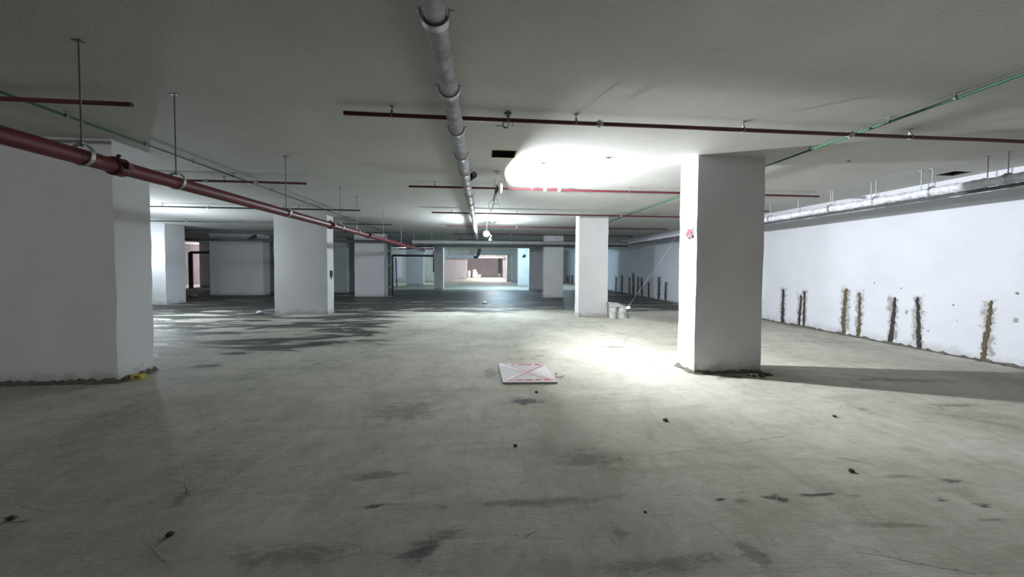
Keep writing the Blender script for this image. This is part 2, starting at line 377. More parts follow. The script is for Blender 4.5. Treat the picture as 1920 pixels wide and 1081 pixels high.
# ------------------------------------------------------------ columns
def column(x0, y0, x1, y1, label, skirt=0, ztop=CEIL):
    o = root('concrete_column', ((x0+x1)/2, (y0+y1)/2, 0), label, 'column', 'plastered columns of the basement')
    mb = MB(); n = 12; e = 0.006
    # shaft with slightly wavy plaster edges
    vs = []; fs = []
    for i in range(n+1):
        z = ztop*i/n
        j = [random.uniform(-e, e) if 0 < i < n else 0 for _ in range(8)]
        vs += [(x0+j[0], y0+j[1], z), (x1+j[2], y0+j[3], z), (x1+j[4], y1+j[5], z), (x0+j[6], y1+j[7], z)]
    for i in range(n):
        for k in range(4): fs.append((i*4+k, i*4+(k+1) % 4, i*4+4+(k+1) % 4, i*4+4+k))
    mb.add(vs, fs); bevel(mb.build('shaft', M_col, o), 0.008, 2)
    if skirt:
        sk = MB(); per = []; st = 0.05
        def run(a, b, nx, ny):
            L = max(abs(b[0]-a[0]), abs(b[1]-a[1])); k = max(2, int(L/st))
            for i in range(k): per.append((a[0]+(b[0]-a[0])*i/k, a[1]+(b[1]-a[1])*i/k, nx, ny))
        run((x0, y0), (x1, y0), 0, -1); run((x1, y0), (x1, y1), 1, 0); run((x1, y1), (x0, y1), 0, 1); run((x0, y1), (x0, y0), -1, 0)
        vs = []; q = len(per)
        for (x, y, nx, ny) in per:
            wd = skirt*random.uniform(0.6, 1.5); h = skirt*random.uniform(0.55, 1.35)
            vs += [(x+nx*wd, y+ny*wd, 0.001), (x+nx*wd*0.5, y+ny*wd*0.5, h*0.45), (x+nx*0.012, y+ny*0.012, h), (x-nx*0.01, y-ny*0.01, h*0.8)]
        fs = [(i*4+k, ((i+1) % q)*4+k, ((i+1) % q)*4+k+1, i*4+k+1) for i in range(q) for k in range(3)]
        sk.add(vs, fs, False); tag(sk.build('mortar_skirt', M_mortar if skirt > 0.035 else M_mortarp, o), 'rough dark mortar round the column foot')
    return o
R1 = column(3.08, 4.70, 4.12, 5.13, 'big white column at right, near aisle, with red cable clipped to its side', 0.045)
R2 = column(2.97, 10.37, 3.90, 10.80, 'white column with two buckets standing at its foot', 0.03)
R3 = column(3.08, 16.97, 4.06, 17.40, 'grey column behind the bucket column, crossed by the wrapped cross pipe', 0.02)
R4 = column(3.07, 22.45, 4.30, 22.95, 'dark unlit column under the cross beam, right of the aisle', 0)
R5 = column(2.86, 27.45, 3.75, 28.3, 'blue-lit column beyond the beam with a black mark near its top', 0)
L1 = column(-6.40, 4.88, -4.78, 5.38, 'widest grey column at far left, with yellow block at its foot', 0.055)
L2 = column(-6.56, 11.38, -4.95, 11.85, 'broad white column behind the big red pipe, small black box on its side', 0.03)
L3 = column(-6.45, 17.85, -4.90, 18.35, 'broad grey column next to the vertical riser pipe', 0.03)
L5 = column(-6.35, 29.0, -4.95, 29.7, 'pale distant column seen through the gap left of the slim column', 0)
C1 = column(-3.20, 23.0, -2.62, 23.6, 'slim grey column at left end of the bright far opening', 0.02)
MA = column(-13.9, 14.45, -12.35, 15.35, 'left column with bluish bright front, just right of the widest column', 0.03)
MB_ = column(-14.05, 18.9, -11.45, 19.5, 'very wide low-lit column crossed by the black pipe', 0.03)
NC = column(aty(374, 500, 26).x, 26.0, aty(374, 500, 26).x+1.3, 26.6, 'pale column glimpsed beside the pink far wall', 0)
# small marks on columns
mb = blob((3.33, 27.44, 2.42), 0.13, 0.02, 0.12, 12, 6, 0.35); mb.build('stain', M_streakd, R5)
# switch box on L2 side
bx = root('switch_box', (-4.93, 11.62, 1.29), 'small black box fixed to the side of the broad white column', 'box')
bevel(MB().box((-4.95, 11.55, 1.20), (-4.90, 11.68, 1.40)).build('box_body', M_dark, bx), 0.01)
MB().tube([(-4.93, 11.615, 1.20), (-4.925, 11.615, 1.12)], 0.012, 8).build('cable_stub', M_dark, bx)

# ------------------------------------------------------------ right wall marks
def streak(px, y0, y1, wpx, brown):
    a = atx(px, y1, XR); b = atx(px, y0, XR); Yc = a.y; zt = max(b.z, 0.1)
    wd = max(0.02, abs(atx(px+wpx/2, y1, XR).y-atx(px-wpx/2, y1, XR).y))*0.5
    n = 26; vs = []; sway = random.uniform(-0.03, 0.03); t0 = random.uniform(0, 6)
    for i in range(n+1):
        t = i/n; z = 0.005+t*(zt-0.005)
        c = Yc+sway*math.sin(t*3+t0)+random.uniform(-0.006, 0.006)
        w1 = wd*(1.0-0.35*t)*random.uniform(0.55, 1.3)*(0.35 if i == n else 1)
        w2 = wd*(1.0-0.35*t)*random.uniform(0.55, 1.3)*(0.35 if i == n else 1)
        vs += [(XR+0.002, c-w1, z), (XR-0.009, c-w1*0.5, z), (XR-0.009, c+w2*0.5, z), (XR+0.002, c+w2, z)]
    fs = [(i*4+k, i*4+4+k, i*4+5+k, i*4+k+1) for i in range(n) for k in range(3)]
    MB().add(vs, fs).build('stain', M_streakb if brown else M_streakd, wr)
    h = MB(); hw = wd*3.2
    h.add([(XR-0.003, Yc-hw, 0.0), (XR-0.003, Yc+hw, 0.0), (XR-0.003, Yc+hw, zt*1.12), (XR-0.003, Yc-hw, zt*1.12)], [(0, 1, 2, 3)])
    h.uv = [(0, 0), (1, 0), (1, 1), (0, 1)]; h.build('damp_halo', M_smw, wr)
for s_ in ((1467, 541, 603, 7, 0), (1499, 552, 608, 6, 0), (1507, 545, 611, 6, 0), (1583, 540, 625, 11, 1), (1609, 547, 632, 9, 1),
           (1672, 556, 642, 11, 0), (1719, 556, 650, 12, 0), (1849, 562, 671, 15, 1),
           (1155, 518, 547, 3, 0), (1166, 516, 549, 3, 0), (1180, 519, 551, 3, 0), (1187, 512, 552, 4, 0), (1196, 518, 553, 3, 0), (1203, 520, 553, 4, 0),
           (1216, 528, 557, 3, 0), (1235, 518, 560, 5, 0), (1248, 528, 564, 4, 0), (1063, 516, 534, 2, 0), (1067, 517, 534, 2, 0), (1073, 515, 535, 3, 0), (1424, 560, 596, 5, 0)):
    streak(*s_)
for (px, py, r_) in ((1640, 530, .03), (1690, 540, .025), (1788, 572, .03), (1795, 600, .03), (1908, 550, .04), (1905, 600, .05), (1655, 612, .03), (1490, 428, .03), (1740, 620, .03), (1700, 585, .05)):
    p = atx(px, py, XR)
    d = MB().add([(XR-0.003, p.y-r_, p.z-r_), (XR-0.003, p.y+r_, p.z-r_), (XR-0.003, p.y+r_, p.z+r_), (XR-0.003, p.y-r_, p.z+r_)], [(0, 1, 2, 3)])
    d.uv = [(0, 0), (1, 0), (1, 1), (0, 1)]; d.build('stain', M_smw if r_ > .045 else M_smd, wr)
# dirt ridge along the wall foot
vs = []; n = 460
for i in range(n+1):
    y = 1.0+i*(33.0-1.0)/n; wd = 0.05*random.uniform(0.5, 1.7); h = 0.035*random.uniform(0.4, 1.8)
    vs += [(XR-wd, y, 0.001), (XR-wd*0.4, y, h*0.5), (XR-0.004, y, h)]
MB().add(vs, [(i*3+k, i*3+3+k, i*3+4+k, i*3+k+1) for i in range(n) for k in range(2)]).build('dirt_ridge', M_mortar, wr)

# ------------------------------------------------------------ floor marks
def fstain(px, py, wpx, dpx, mat, rot=0):
    c = atz(px, py, 0); hw = (atz(px+wpx/2, py, 0)-c).length; hd = abs(atz(px, py-dpx/2, 0).y-c.y)
    cs, sn = math.cos(math.radians(rot)), math.sin(math.radians(rot)); z = 0.0015+fstain.k*0.0002; fstain.k = (fstain.k+1) % 10
    q = [(c.x+a*hw*cs-b*hd*sn, c.y+a*hw*sn+b*hd*cs, z) for a, b in ((-1, -1), (1, -1), (1, 1), (-1, 1))]
    d = MB().add(q, [(0, 1, 2, 3)]); d.uv = [(0, 0), (1, 0), (1, 1), (0, 1)]; d.build('stain', mat, floor)
fstain.k = 0
for a in ((1452, 933, 84, 30, M_smd, 0), (1766, 938, 60, 20, M_smd, 0), (1842, 947, 70, 18, M_smd, 0), (1780, 900, 90, 20, M_smd, 0), (1600, 929, 90, 12, M_smb, 0),
          (1388, 939, 50, 16, M_smb, 0), (1352, 936, 36, 9, M_smd, 0), (1530, 927, 120, 9, M_smd, 0), (1270, 928, 110, 8, M_smb, 0), (1690, 893, 140, 14, M_smb, 0),
          (1680, 985, 220, 26, M_smb, -8), (1860, 974, 120, 14, M_smb, 0), (1150, 650, 110, 12, M_smb, 0), (920, 700, 60, 34, M_smb, 0), (985, 752, 120, 22, M_smd, 0),
          (1410, 1035, 110, 70, M_smb, -50), (760, 770, 190, 70, M_smb, 0), (700, 890, 220, 26, M_smb, 12), (340, 935, 60, 60, M_smb, 30), (560, 1040, 400, 70, M_smb, 0),
          (1100, 860, 240, 60, M_smb, 0), (20, 970, 80, 10, M_smd, 0), (316, 1003, 24, 12, M_smd, 0), (700, 950, 60, 10, M_smd, 8),
          (600, 643, 90, 14, M_smd, 5), (520, 640, 110, 10, M_smd, 3), (630, 617, 140, 9, M_smd, 4), (440, 662, 110, 12, M_smd, 0), (390, 686, 110, 11, M_smd, 0),
          (345, 610, 110, 18, M_smd, 0), (470, 590, 150, 12, M_smd, 0), (840, 1000, 160, 40, M_smb, 10), (1230, 1060, 500, 60, M_smb, 0), (1680, 712, 380, 16, M_smb, -6),
          (1370, 706, 120, 14, M_smd, 0), (1160, 1000, 60, 70, M_smb, 0), (1000, 940, 600, 26, M_smb, 0), (1790, 760, 200, 14, M_smb, 0)):
    fstain(*a)
def scratch(px0, py0, px1, py1, w_=0.012):
    a = atz(px0, py0, 0.0012); b = atz(px1, py1, 0.0012); d = (b-a); L = d.length; d.normalize(); p = Vector((-d.y, d.x, 0)); n = max(6, int(L/0.06)); vs = []
    for i in range(n+1):
        c = a+d*L*i/n+p*random.uniform(-0.008, 0.008); k = w_*random.uniform(0.15, 1.0)*math.sin(math.pi*min(max(i/n, 0.06), 0.94))
        vs += [c-p*k, c+p*k]
    MB().add(vs, [(2*i, 2*i+2, 2*i+3, 2*i+1) for i in range(n)]).build('scratch_mark', M_mortarp if w_ > 0.008 else M_mortar, floor)
for s_ in ((1310, 965, 1430, 1060), (1240, 850, 1500, 812), (1600, 1030, 1830, 1075), (640, 905, 790, 880), (1395, 1010, 1430, 1050), (660, 950, 760, 940), (60, 975, 5, 982, 0.006),
           (1310, 920, 1340, 930), (1640, 870, 1560, 855, 0.006), (980, 1010, 1010, 990, .006), (350, 930, 345, 905, .006), (270, 1010, 320, 1060), (1140, 1000, 1165, 1035), (1450, 690, 1700, 712, .006)):
    scratch(*s_)

# ------------------------------------------------------------ sprinkler branch pipes
def lateral(x0, x1, Y, label, mat=M_dred, hangers=(), couplings=(), r=0.021, z=3.08, group=None, cap=None):
    o = root('sprinkler_pipe', ((x0+x1)/2, Y, z), label, 'pipe', group)
    n = max(2, int((x1-x0)/0.8)); sag = [random.uniform(-0.003, 0.003) for _ in range(n+1)]
    MB().tube([(x0+(x1-x0)*i/n, Y, z+sag[i]) for i in range(n+1)], r, 14).build('pipe_run', mat, o)
    for hx in hangers:
        m = MB().tube([(hx, Y, z+r+0.018), (hx, Y, CEIL-0.004)], 0.004, 8)
        m.box((hx-0.02, Y-0.02, CEIL-0.006), (hx+0.02, Y+0.02, CEIL))
        m.ring((hx, Y, z+0.004), (1, 0, 0), r+0.007, 0.0025, 18, width=0.016)
        m.box((hx-0.009, Y-0.009, z+r+0.006), (hx+0.009, Y+0.009, z+r+0.03)); m.build('hanger', M_rod, o)
    for cx_ in couplings:
        m = MB().tube([(cx_-0.035, Y, z), (cx_-0.025, Y, z), (cx_+0.025, Y, z), (cx_+0.035, Y, z)], [r+0.003, r+0.011, r+0.011, r+0.003], 14)
        m.tube([(cx_, Y, z+r), (cx_, Y, z+r+0.022)], 0.011, 8)
        m.tube([(cx_-0.005, Y, z-r-0.018), (cx_-0.005, Y, z-r)], 0.010, 8); m.build('coupling', M_steel, o)
    return o
GR, GL = 'sprinkler branch pipes over the right bay', 'sprinkler branch pipes over the left bay'
hx = lambda pxs, py, Y: [aty(p, py, Y).x for p in pxs]
lateral(-1.39, 8.3, 3.6, 'nearest dark red ceiling pipe over the right half, crossing below green conduit', M_dred, hx((735, 953, 1080, 1394, 1707), 225, 3.6), hx((1124, 1595), 235, 3.6), group=GR)
lateral(-1.41, 7.11, 6.72, 'red ceiling pipe by the floodlight, second from the front, right bay', M_dred, hx((815, 997, 1180, 1518), 352, 6.72), hx((1022, 1049), 355, 6.72), group=GR)
lateral(-1.44, 6.9, 9.88, 'thin red ceiling pipe meeting the top of the bucket column, third from front', M_dred, hx((847, 970, 1093, 1230), 400, 9.88), hx((984, 1165), 402, 9.88), group=GR)
lateral(-1.36, 7.34, 13.1, 'dark ceiling pipe just above the glowing bulb, fourth from front', M_dred, hx((858, 1048, 1235), 425, 13.1), hx((969,), 425, 13.1), group=GR)
lateral(-1.32, 7.32, 16.2, 'dark ceiling pipe behind the glowing bulb, fifth from front', M_dred, hx((875, 1002), 439, 16.2), hx((957,), 439, 16.2), group=GR)
lateral(-1.43, 7.3, 19.6, 'farthest dark ceiling pipe before the cross beam, right bay', M_dred, hx((900, 1060), 449, 19.6), (), group=GR)
lateral(-9.0, -3.34, 3.6, 'short dark pipe end at upper left above the big red pipe', M_dred, [-7.2, -5.2], [-4.5], group=GL)
lateral(-10.0, -3.27, 6.70, 'dark red pipe end above the big red main, second from front, left bay', M_dred, [-9, -6, -4.7], [-4.15, -5.0], group=GL)
lateral(-12.5, -3.36, 9.75, 'black-looking pipe over broad left column, third from front, left bay', M_dpipe, hx((305, 480, 560, 640), 390, 9.75), hx((392, 545), 388, 9.75), group=GL)
lateral(-14.5, -3.34, 12.95, 'dark pipe end touching the green conduit, fourth from front, left bay', M_dpipe, hx((450, 350, 690), 413, 12.95), hx((350, 640), 414, 12.95), group=GL)
lateral(-15.0, -3.5, 16.15, 'small dark pipe end above the riser pipe, fifth from front, left bay', M_dpipe, hx((690, 755), 436, 16.15), (), group=GL)

# ------------------------------------------------------------ green conduits
def conduit(X, y0, y1, label, clips, bend=False):
    o = root('green_conduit', (X, (y0+y1)/2, 3.125), label, 'conduit', 'green conduits along the ceiling')
    pts = [(X+random.uniform(-0.004, 0.004), y0+(y1-y0)*i/16, 3.125+random.uniform(-0.003, 0.003)) for i in range(17)]
    if bend: pts += [(X, y1+0.15, 3.11), (X-0.02, y1+0.3, 3.10), (X-0.3, y1+0.4, 3.10)]
    MB().tube(pts, 0.0135, 12).build('conduit_run', M_green, o)
    for y in clips:
        m = MB().ring((X, y, 3.125), (0, 1, 0), 0.017, 0.003, 14, width=0.018).tube([(X, y, 3.14), (X, y, CEIL)], 0.0035, 6)
        m.box((X-0.015, y-0.015, CEIL-0.004), (X+0.015, y+0.015, CEIL)); m.build('clip', M_rod, o)
    for y in (clips[0]+0.55, clips[-1]-0.6):
        MB().tube([(X, y-0.04, 3.125), (X, y+0.04, 3.125)], 0.019, 12).build('coupler', M_green, o)
    return o
conduit(4.34, -2.0, 11.4, 'green conduit at upper right, passing behind the big white column', [1.6, 2.83, 3.35, 4.25, 5.1, 6.4, 7.6, 9.0, 10.4], True)
conduit(-4.40, -2.0, 17.2, 'green conduit at upper left, running over the big red pipe', [2.0, 4.05, 4.9, 5.65, 6.5, 7.6, 8.9, 10.2, 11.6, 13.2, 14.8])

# ------------------------------------------------------------ big red main
o = root('fire_main_pipe', (-2.92, 8.0, 2.33), 'big glossy red main pipe running away along the left side', 'pipe')
MB().tube([(-2.92, y, 2.335) for y in (-3, 0, 3, 6, 9, 12, 15, 17.2)], 0.057, 28).build('pipe_run', M_red, o)
for (y, py) in ((2.78, 78), (3.55, 177), (5.38, 293), (7.32, 350), (8.25, 366), (10.4, 0), (12.6, 0), (14.8, 0), (0.6, 0)):
    h = MB().tube([(-2.92, y, 2.335+0.085), (-2.92, y, CEIL-0.003)], 0.0055, 8)
    h.box((-2.95, y-0.02, CEIL-0.006), (-2.89, y+0.02, CEIL)).build('threaded_rod', M_rod, o)
    h = MB().ring((-2.92, y, 2.352), (0, 1, 0), 0.077, 0.0025, 28, width=0.028)
    h.tube([(-2.92, y, 2.41), (-2.92, y, 2.445)], 0.011, 8); tag(h.build('clevis_ring', M_steel, o), 'bright steel ring clamp')
for y in (3.02, 6.85, 9.0, 12.9):
    m = MB().tube([(-2.92, y-0.045, 2.335), (-2.92, y-0.035, 2.335), (-2.92, y-0.01, 2.335), (-2.92, y+0.01, 2.335), (-2.92, y+0.035, 2.335), (-2.92, y+0.045, 2.335)], [0.060, 0.074, 0.074, 0.070, 0.074, 0.060], 24)
    m.box((-2.855, y-0.02, 2.335-0.02), (-2.815, y+0.02, 2.335+0.03)); m.box((-3.02, y-0.02, 2.32), (-2.98, y+0.02, 2.36))
    m.tube([(-2.835, y-0.035, 2.342), (-2.835, y+0.035, 2.342)], 0.009, 8); m.tube([(-2.92, y, 2.40), (-2.90, y, 2.43)], 0.012, 8)
    cpl = m.build('grooved_coupling', M_dred, o)
MB().tube([(-2.92, 17.2, 2.335), (-2.92, 17.3, 2.335)], 0.066, 16).build('end_flange', M_dpipe, o)

# ------------------------------------------------------------ wrapped pipe over the aisle
def wrapped(p0, p1, r, mat, name, parent, step=0.022, lump=0.07, seam=0.16):
    p0, p1 = Vector(p0), Vector(p1); L = (p1-p0).length; n = int(L/step); pts = []; rad = []
    cur = 1.0; nxt = 0; side = (0, 0)
    for i in range(n+1):
        t = i/n; s = t*L
        if s >= nxt:
            cur = 1+random.uniform(-lump*0.4, lump); nxt = s+seam*random.uniform(0.6, 1.5)
            rad.append(r*(cur+lump*0.7))
        else: rad.append(r*(cur+0.4*lump*math.sin(s*40)*random.uniform(0.2, 1)))
        pts.append(p0+(p1-p0)*t+Vector((random.uniform(-1, 1), 0, random.uniform(-1, 1)))*r*0.025)
    return MB().tube(pts, rad, 20).build(name, mat, parent)
WX, WZ, WR = -0.268, 2.945, 0.066
o = root('wrapped_drain_pipe', (WX, 8.0, WZ), 'grey cloth-wrapped pipe hanging overhead along the middle of the aisle', 'pipe')
wrapped((WX, -2, WZ), (WX, 8.0, WZ), WR, M_wrap, 'pipe_run', o)
wrapped((WX, 8.0, WZ), (WX, 16.3, WZ-0.06), WR*0.97, M_wrapw, 'far_pipe_run', o)
for py in (66, 190, 258, 302, 331, 353, 372, 386, 395, 404):
    p = atx(815+min(py, 400)*0.176, py, WX); y = p.y
    y = 1.39*0+((2.945-EYE-WR)*F/(498-py)); 
    m = MB().ring((WX, y, WZ+0.004), (0, 1, 0), WR+0.015, 0.004, 24, width=0.05, a0=math.pi*0.42, a1=math.pi*1.58)
    for sx in (-1, 1):
        q = Vector((WX+sx*(WR+0.013), y, WZ+0.02))
        m.box((min(q.x, q.x+sx*0.028), y-0.017, q.z-0.004), (max(q.x, q.x+sx*0.028), y+0.017, q.z+0.003))
    m.tube([(WX, y, WZ+WR-0.01), (WX, y, CEIL)], 0.004, 6)
    m.build('saddle_clamp', M_steel, o)
# capped branch stub with open black end
m = MB().tube([(WX+0.02, 5.55, WZ-0.01), (WX+0.10, 5.48, WZ+0.03), (WX+0.135, 5.43, WZ+0.05)], [0.050, 0.050, 0.052], 18, caps=False)
m.tube([(WX+0.135, 5.43, WZ+0.05), (WX+0.10, 5.48, WZ+0.03)], [0.045, 0.043], 18, caps=True)
tag(m.build('branch_stub', M_dark, o), 'open black pipe stub')

# ------------------------------------------------------------ wrapped pipe near the right wall
PX, PZ = 7.22, 2.80
o = root('wrapped_wall_pipe', (PX, 9.0, PZ), 'pale wrapped pipe hung on rods along the right white wall', 'pipe')
wrapped((PX, 0.5, PZ), (PX, 16.4, PZ-0.03), 0.062, M_wrapw, 'pipe_run', o, 0.024, 0.16, 0.13)
MB().tube([(PX+0.03, 0.5, PZ-0.092), (PX+0.03, 16.4, PZ-0.11)], 0.026, 12).build('dark_lower_pipe', M_dpipe, o)
for (px, py) in ((1892, 286), (1853, 300), (1749, 317), (1728, 330), (1643, 340), (1634, 344), (1562, 358), (1558, 365), (1497, 375), (1445, 386)):
    y = atx(px, py, PX).y
    m = MB().tube([(PX, y, PZ+0.06), (PX, y, CEIL)], 0.006, 8); m.box((PX-0.03, y-0.02, CEIL-0.006), (PX+0.03, y+0.02, CEIL)); m.build('threaded_rod', M_steel, o)
    if px in (1892, 1749, 1643, 1558, 1445): MB().ring((PX, y, PZ), (0, 1, 0), 0.080, 0.003, 22, width=0.03).build('clamp', M_steel, o)
# cross pipe in front of the beam
o = root('wrapped_cross_pipe', (2.0, 16.5, 2.68), 'lumpy grey wrapped pipe crossing the aisle behind the glowing bulb', 'pipe')
wrapped((-3.3, 16.5, 2.70), (7.2, 16.5, 2.74), 0.085, M_wrap, 'pipe_run', o, 0.05, 0.16, 0.22)
MB().tube([(-3.3, 16.5, 2.56), (7.2, 16.5, 2.61)], 0.035, 10).build('dark_lower_pipe', M_dpipe, o)
for x in (-2.4, -0.9, 0.9, 2.2, 3.6, 5.2, 6.6):
    MB().tube([(x, 16.5, 2.78), (x, 16.5, CEIL)], 0.008, 6).build('threaded_rod', M_rod, o)
o = root('black_cross_pipe', (-10, 16.5, 2.70), 'black pipe crossing the left bays in front of the very wide column', 'pipe')
MB().tube([(-17.5, 16.5, 2.70), (-4.62, 16.5, 2.705), (-3.4, 16.5, 2.70)], 0.065, 16).build('pipe_run', M_dpipe, o)
for px in (414, 457, 671, 700): 
    x = aty(px, 440, 16.5).x; MB().tube([(x, 16.5, 2.75), (x, 16.5, CEIL)], 0.008, 6).build('threaded_rod', M_rod, o)
x = aty(476, 446, 16.5).x
MB().tube([(x-0.2, 16.5, 2.73), (x, 16.42, 2.83), (x+0.14, 16.38, 2.86)], [0.06, 0.075, 0.085], 14).build('branch_stub', M_dark, o)
# riser
rx = aty(730, 500, 17.6).x
o = root('riser_pipe', (rx, 17.6, 0), 'vertical grey riser pipe standing next to the broad grey column', 'pipe')
wrapped((rx, 17.6, 0), (rx, 17.6, 3.1), 0.085, M_dpipe, 'pipe_run', o, 0.06, 0.06, 0.3)
for z in (0.5, 1.6, 2.3): MB().ring((rx, 17.6, z), (0, 0, 1), 0.095, 0.01, 18, width=0.06).build('bracket', M_rod, o)
MB().box((rx-0.12, 17.48, 0), (rx+0.12, 17.72, 0.03)).build('base_plate', M_rod, o)
x2 = aty(813, 480, 18.6).x
o = root('black_low_pipe', ((rx+x2)/2, 18.6, 2.1), 'thick black horizontal pipe between riser and slim column', 'pipe')
z2 = aty(775, 479, 18.6).z
MB().tube([(rx-0.1, 18.6, z2), (x2, 18.6, z2)], 0.055, 14).tube([(rx-0.1, 18.6, z2), (rx-0.1, 18.6, 0)], 0.05, 12).build('pipe_run', M_dark, o)
MB().tube([(x2, 18.6, z2+0.25), (x2, 18.6, 1.55-0.3)], 0.035, 12).build('drop_pipe', M_dark, o)
# small pipes glimpsed under the beam
for (xa, xb, py, Y, lab) in ((735, 813, 461, 21.0, 'thin dark pipe under the beam, upper of two beside slim column'), (748, 813, 466, 21.6, 'thin dark pipe under the beam, lower of two beside slim column')):
    a, b = aty(xa, py, Y), aty(xb, py, Y)
    o = root('thin_dark_pipe', (a+b)/2, lab, 'pipe'); MB().tube([a, b], 0.03, 10).build('pipe_run', M_dpipe, o)
    for t in (0.2, 0.8):
        c = a+(b-a)*t; MB().tube([c, (c.x, c.y, CEIL)], 0.008, 6).build('threaded_rod', M_rod, o)
# far aisle pipes (beyond the beam)
a, b = aty(836, 481, 31), aty(888, 481, 31)
o = root('pale_far_pipe', (a+b)/2, 'pale horizontal pipe beyond the beam, ending at a black elbow', 'pipe')
MB().tube([a, b], 0.15, 16).build('pipe_run', M_wrapw, o)
MB().tube([b, b+Vector((0.3, 0, -0.05)), b+Vector((0.45, 0, 0.3)), b+Vector((0.55, 0, 0.75))], 0.14, 12).build('elbow', M_dark, o)
for t in (0.1, 0.9):
    c = a+(b-a)*t; MB().tube([c, (c.x, c.y, CEIL)], 0.02, 6).build('threaded_rod', M_rod, o)
a, b = aty(842, 482.5, 41.5), aty(944, 482.5, 41.5)
o = root('far_bright_pipe', (a+b)/2, 'shiny pipe crossing the top of the far brick room opening', 'pipe')
MB().tube([a, b], 0.09, 12).build('pipe_run', M_wrapw, o)
for t in (0.1, 0.5, 0.9):
    c = a+(b-a)*t; MB().tube([c, (c.x, c.y, CEIL)], 0.02, 6).build('threaded_rod', M_rod, o)
a = aty(936, 486, 54)
o = root('far_vertical_pipe', (a.x, 54, 0), 'dark vertical pipe against the far brick wall', 'pipe')
MB().tube([(a.x, 54, 0.5), (a.x, 54, CEIL)], 0.16, 12).build('pipe_run', M_dpipe, o); MB().box((a.x-0.2, 53.8, 0), (a.x+0.2, 54.2, 0.5)).build('pedestal', M_gwall, o)
# pale block piles in the far room
for k, (px, w_, h) in enumerate(((880, 0.35, 1.0), (891, 0.75, 0.4), (891, 0.7, 0.4), (890, 0.5, 0.35), (899, 0.4, 0.45))):
    x = aty(px, 515, 49).x; z0 = [0, 0, 0.4, 0.8, 0][k]
    labs = ['tall pale block in the far brick room', 'lowest long pale block of the far room pile', 'middle pale block of the far room pile', 'topmost pale block of the far room pile', 'small pale block right of the far room pile']
    b = root('pale_block', (x, 49, z0), labs[k], 'block', 'pale blocks in the far brick room')
    bevel(MB().box((x-w_/2, 48.8, z0), (x+w_/2, 49.3, z0+h)).build('block_body', M_gwall, b), 0.03)
# violet pipe in the left far room
a, b = aty(357, 473, 24.5), aty(397, 473, 24.5)
o = root('violet_pipe', (a.x, 24.5, 0), 'dark violet pipe frame in the pink room at left', 'pipe')
MB().tube([a, b], 0.09, 12).tube([a, (a.x, 24.5, 0)], 0.12, 12).build('pipe_run', M_purp, o)
a = aty(285, 470, 19.0)
o = root('violet_pipe', (a.x-0.1, 19.5, 0), 'sliver of dark violet pipe next to the widest column edge', 'pipe')
MB().tube([(a.x-0.15, 19.5, 0), (a.x-0.15, 19.5, 2.9)], 0.12, 12).build('pipe_run', M_purp, o)

# leaning blue pole in left gap
a, b = aty(744, 534, 27), aty(741, 482, 27)
o = root('leaning_pole', (a.x, 27, 0), 'dark blue pole leaning in the gap right of the riser', 'pole')
MB().tube([(a.x, 27, 0), (b.x, 27.2, 2.2)], 0.05, 10).build('pole_shaft', plain('navy_paint', (0.03, 0.05, 0.2), 0.5), o)

# ------------------------------------------------------------ floodlight and hanging cables
def wire(pts, r, name, mat, parent, sub=6):
    P = [Vector(p) for p in pts]; out = []
    for i in range(len(P)-1):
        p0, p1, p2, p3 = P[max(i-1, 0)], P[i], P[i+1], P[min(i+2, len(P)-1)]
        for k in range(sub):
            t = k/sub; out.append(0.5*((2*p1)+(p2-p0)*t+(2*p0-5*p1+4*p2-p3)*t*t+(3*p1-p0-3*p2+p3)*t**3))
    out.append(P[-1]); return MB().tube(out, r, 8).build(name, mat, parent)
Yf = 5.85
def f(px, py, dy=0): return aty(px, py, Yf+dy)
o = root('floodlight', (L1P.x, L1P.y, L1P.z), 'round white glowing floodlight hung from the ceiling beside the wrapped pipe', 'floodlight')
nrm = L1DIR
def disc(c, r, d0, d1, seg=24): return MB().tube([c+nrm*d0, c+nrm*d1], r, seg)
disc(L1P, 0.085, -0.015, 0.022).build('housing', plain('lamp_housing_white', (0.7, 0.7, 0.72), 0.4), o)
disc(L1P, 0.072, 0.0225, 0.027).build('led_panel', M_led, o)
m = MB()
for k in range(5): m.box((L1P.x-0.065+k*0.011, L1P.y-0.05, L1P.z-0.06), (L1P.x-0.060+k*0.011, L1P.y+0.05, L1P.z+0.06))
m.build('heat_fins', M_rod, o)
br = MB().tube([f(931, 321), f(931, 338), f(931, 352)], 0.007, 8); t = f(931, 321); br.box((t.x-0.05, t.y-0.03, CEIL-0.01), (t.x+0.05, t.y+0.03, CEIL)); br.build('suspension_rod', M_rod, o)
m = MB().tube([f(933, 350, -0.02), f(930, 360, -0.02), f(927, 372, -0.03)], [0.022, 0.026, 0.018], 10); m.build('driver_box', plain('brown_grey_plastic', (0.22, 0.19, 0.16), 0.6), o)
o = root('hanging_cable_bundle', f(925, 390), 'tangle of cream cables dangling below the round floodlight', 'cable')
wire([f(930, 337), f(928, 345), f(931, 352), f(929, 362), f(926, 372), f(918, 380), f(917, 388), f(921, 394), f(926, 385), f(925, 374), f(922, 373)], 0.0055, 'cable', M_cable, o)
wire([f(929, 345), f(927, 352), f(930, 360), f(928, 370), f(926, 380), f(922, 390), f(921, 400), f(924, 404), f(920, 408), f(916, 414)], 0.005, 'cable', M_cable, o)
wire([f(927, 371), f(933, 372), f(934, 379), f(929, 383), f(926, 378), f(927, 372)], 0.0045, 'cable', M_rod, o)
wire([f(931, 368), f(936, 367), f(939, 371), f(937, 376)], 0.004, 'cable', M_white, o)
wire([f(932, 381), f(936, 385), f(938, 388)], 0.003, 'cable', M_rod, o)
